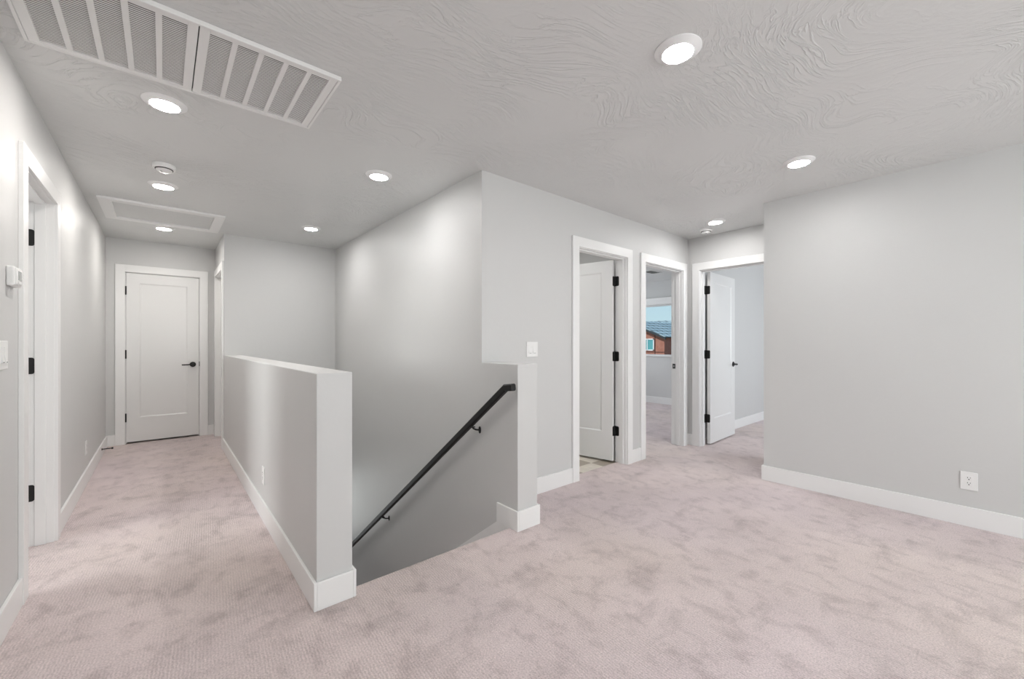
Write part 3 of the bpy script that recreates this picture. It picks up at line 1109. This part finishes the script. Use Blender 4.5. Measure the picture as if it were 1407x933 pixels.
def make_switch(loc, facing, label, n, w_, h_=0.118):
    root = thing('light_switch', label, 'light switch', loc, frame_rot(facing), 'white light switches')
    bm = bmesh.new()
    add_box(bm, -w_ / 2, w_ / 2, -0.006, 0, -h_ / 2, h_ / 2, bevel=0.0025)
    obj('cover_plate', bm, M_plastic, root)
    for k in range(n):
        xc = (k - (n - 1) / 2) * 0.046
        bm = bmesh.new()
        zt, zm = 0.033, 0.0
        poly_prism(bm, [(-0.004, -0.033), (-0.0105, -0.033), (-0.0068, 0.004), (-0.0072, 0.033), (-0.004, 0.033)], 'x', xc - 0.0165, xc + 0.0165)
        obj('rocker', bm, M_plastic, root)
        bm = bmesh.new()
        add_box(bm, xc - 0.010, xc + 0.010, -0.0108, -0.0095, -0.032, -0.0285)
        obj('locator_light', bm, M_plasticgrey, root)
    return root


make_switch((2.223, YC, 1.156), '-y', 'white two rocker light switch above the short low wall', 2, 0.118)
make_switch((XL, 2.645, 1.156), '+x', 'white light switch below the thermostat, cut by the photo edge', 2, 0.118)

th = thing('thermostat', 'white box thermostat on the left wall beside the door casing', 'thermostat', (XL, 2.757, 1.492), R(90))
bm = bmesh.new()
add_box(bm, -0.060, 0.060, -0.024, 0, -0.042, 0.042, bevel=0.006, seg=3)
obj('housing', bm, M_plastic, th, smooth=40)
bm = bmesh.new()
add_box(bm, -0.044, 0.044, -0.030, -0.022, -0.036, 0.036, bevel=0.004, seg=2)
fp = obj('face_plate', bm, M_plastic, th, smooth=40)
bm = bmesh.new()
add_box(bm, -0.030, 0.022, -0.0308, -0.029, -0.016, 0.024)
obj('display', bm, M_plasticgrey, fp)
bm = bmesh.new()
for k in range(4):
    add_box(bm, -0.03 + k * 0.016, -0.02 + k * 0.016, -0.0318, -0.0295, -0.030, -0.023, bevel=0.0008)
for k in range(3):
    add_box(bm, 0.028, 0.038, -0.0318, -0.0295, -0.012 + k * 0.013, -0.004 + k * 0.013, bevel=0.0008)
obj('buttons', bm, M_plastic, fp)

# ------------------------------------------------------------------ outside
GZ = LOW - 0.25
bm = bmesh.new()
add_box(bm, 10, 120, -60, 90, GZ - 0.3, GZ)
obj('ground', bm, M_ground, kind='structure')


def roof_plane(bm, quad, th=0.10):
    """a tiled slab: quad = eave-left, eave-right, ridge-right, ridge-left ; uv in metres"""
    uvl = bm.loops.layers.uv.verify()
    q = [Vector(p) for p in quad]
    n = (q[1] - q[0]).cross(q[3] - q[0]).normalized()
    if n.z < 0:
        n = -n
    T_ = [bm.verts.new(p) for p in q]
    B_ = [bm.verts.new(p - n * th) for p in q]
    u = (q[1] - q[0]).normalized()
    vdir = n.cross(u)
    if vdir.dot(q[3] - q[0]) < 0:
        vdir = -vdir
    fs = [bm.faces.new(T_), bm.faces.new(list(reversed(B_)))]
    m_ = len(q)
    for i in range(m_):
        fs.append(bm.faces.new((T_[i], T_[(i + 1) % m_], B_[(i + 1) % m_], B_[i])))
    for f in fs:
        for l in f.loops:
            d = l.vert.co - q[0]
            l[uvl].uv = (d.dot(u), d.dot(vdir))


# house: main block with its roof rising away, cross gable coming towards us
HX = 36.0              # front wall of the cross gable
HYc = 20.20            # its right corner
EZ = 1.92              # eave height at that corner
PIT = 0.40
house = thing('neighbour_house', 'red stucco house with slate blue tiled roofs outside the bedroom window', 'house', (HX, 24, GZ))


def rel(p):
    return (p[0] - HX, p[1] - 24, p[2] - GZ)


GW = 8.0               # gable width
HRY = HYc + GW / 2
HRZ = EZ + PIT * GW / 2
MX = HX + 4.2          # main block front wall
bm = bmesh.new()
poly_prism(bm, [(HYc - 24, 0), (HYc - 24 + GW, 0), (HYc - 24 + GW, EZ - GZ - 0.12), (HRY - 24, HRZ - GZ - 0.12), (HYc - 24, EZ - GZ - 0.12)], 'x', 0, 8)
obj('gable_wall', bm, M_siding, house)
bm = bmesh.new()
add_box(bm, MX - HX, MX - HX + 9, -22, 14, 0, 1.86 - GZ)
obj('main_wall', bm, M_siding2, house)['label'] = 'wall with its shade painted dark brown'
bm = bmesh.new()
MEZ = 1.95
MRZ = MEZ + 6.5 * 0.30
roof_plane(bm, [rel((MX - 0.6, 0, MEZ)), rel((MX - 0.6, 40, MEZ)), rel((MX + 5.9, 40, MRZ)), rel((MX + 5.9, 0, MRZ))])
roof_plane(bm, [rel((MX + 12.4, 0, MEZ)), rel((MX + 12.4, 40, MEZ)), rel((MX + 5.9, 40, MRZ)), rel((MX + 5.9, 0, MRZ))])
obj('main_roof', bm, M_rooft, house, recalc=False)
ov = 0.35
bm = bmesh.new()
x0 = HX - 0.4
# valley geometry: gable plane meets the main roof plane
ez = EZ - PIT * ov


def main_x(z):
    return MX - 0.6 + max(0.0, (z - MEZ)) / 0.30


roof_plane(bm, [rel((x0, HYc - ov, ez)), rel((main_x(ez), HYc - ov, ez)), rel((main_x(HRZ), HRY, HRZ)), rel((x0, HRY, HRZ))])
roof_plane(bm, [rel((x0, HYc + GW + ov, ez)), rel((main_x(ez), HYc + GW + ov, ez)), rel((main_x(HRZ), HRY, HRZ)), rel((x0, HRY, HRZ))])
obj('gable_roof', bm, M_rooft, house, recalc=False)
bm = bmesh.new()
for s in (0, 1):
    ya = HYc - ov if s == 0 else HYc + GW + ov
    y1, z1 = ya - 24, ez - GZ
    y2, z2 = HRY - 24, HRZ - GZ
    poly_prism(bm, [(y1, z1 - 0.26), (y1, z1 - 0.06), (y2, z2 - 0.06), (y2, z2 - 0.26)], 'x', x0 - HX - 0.03, x0 - HX + 0.05)
add_box(bm, MX - 0.64 - HX, MX - 0.56 - HX, -22, HYc - ov - 24, MEZ - GZ - 0.28, MEZ - GZ - 0.05)
obj('fascia', bm, M_fascia, house)
# window, belt course and corner joint on the gable wall
bm = bmesh.new()
wy0, wy1, wz0, wz1 = 21.26, 22.7, 0.46, 1.62
add_box(bm, -0.05, 0.02, wy0 - 24, wy0 - 24 + 0.10, wz0 - GZ, wz1 - GZ)
add_box(bm, -0.05, 0.02, wy1 - 24 - 0.10, wy1 - 24, wz0 - GZ, wz1 - GZ)
add_box(bm, -0.05, 0.02, wy0 - 24, wy1 - 24, wz0 - GZ, wz0 - GZ + 0.10)
add_box(bm, -0.05, 0.02, wy0 - 24, wy1 - 24, wz1 - GZ - 0.10, wz1 - GZ)
add_box(bm, -0.05, 0.02, (wy0 + wy1) / 2 - 24 - 0.04, (wy0 + wy1) / 2 - 24 + 0.04, wz0 - GZ, wz1 - GZ)
hw = obj('window', bm, M_frame, house)
bm = bmesh.new()
add_box(bm, -0.02, 0.0, wy0 - 24 + 0.09, wy1 - 24 - 0.09, wz0 - GZ + 0.09, wz1 - GZ - 0.09)
obj('pane', bm, M_extglass, hw)
bm = bmesh.new()
add_box(bm, -0.03, 0.01, 21.14 - 24, 21.20 - 24, 0, EZ - GZ + 0.2)
add_box(bm, -0.03, 0.01, HYc - 24, HYc - 24 + GW, 0.30 - GZ, 0.36 - GZ)
obj('wall_joint', bm, M_siding2, house)
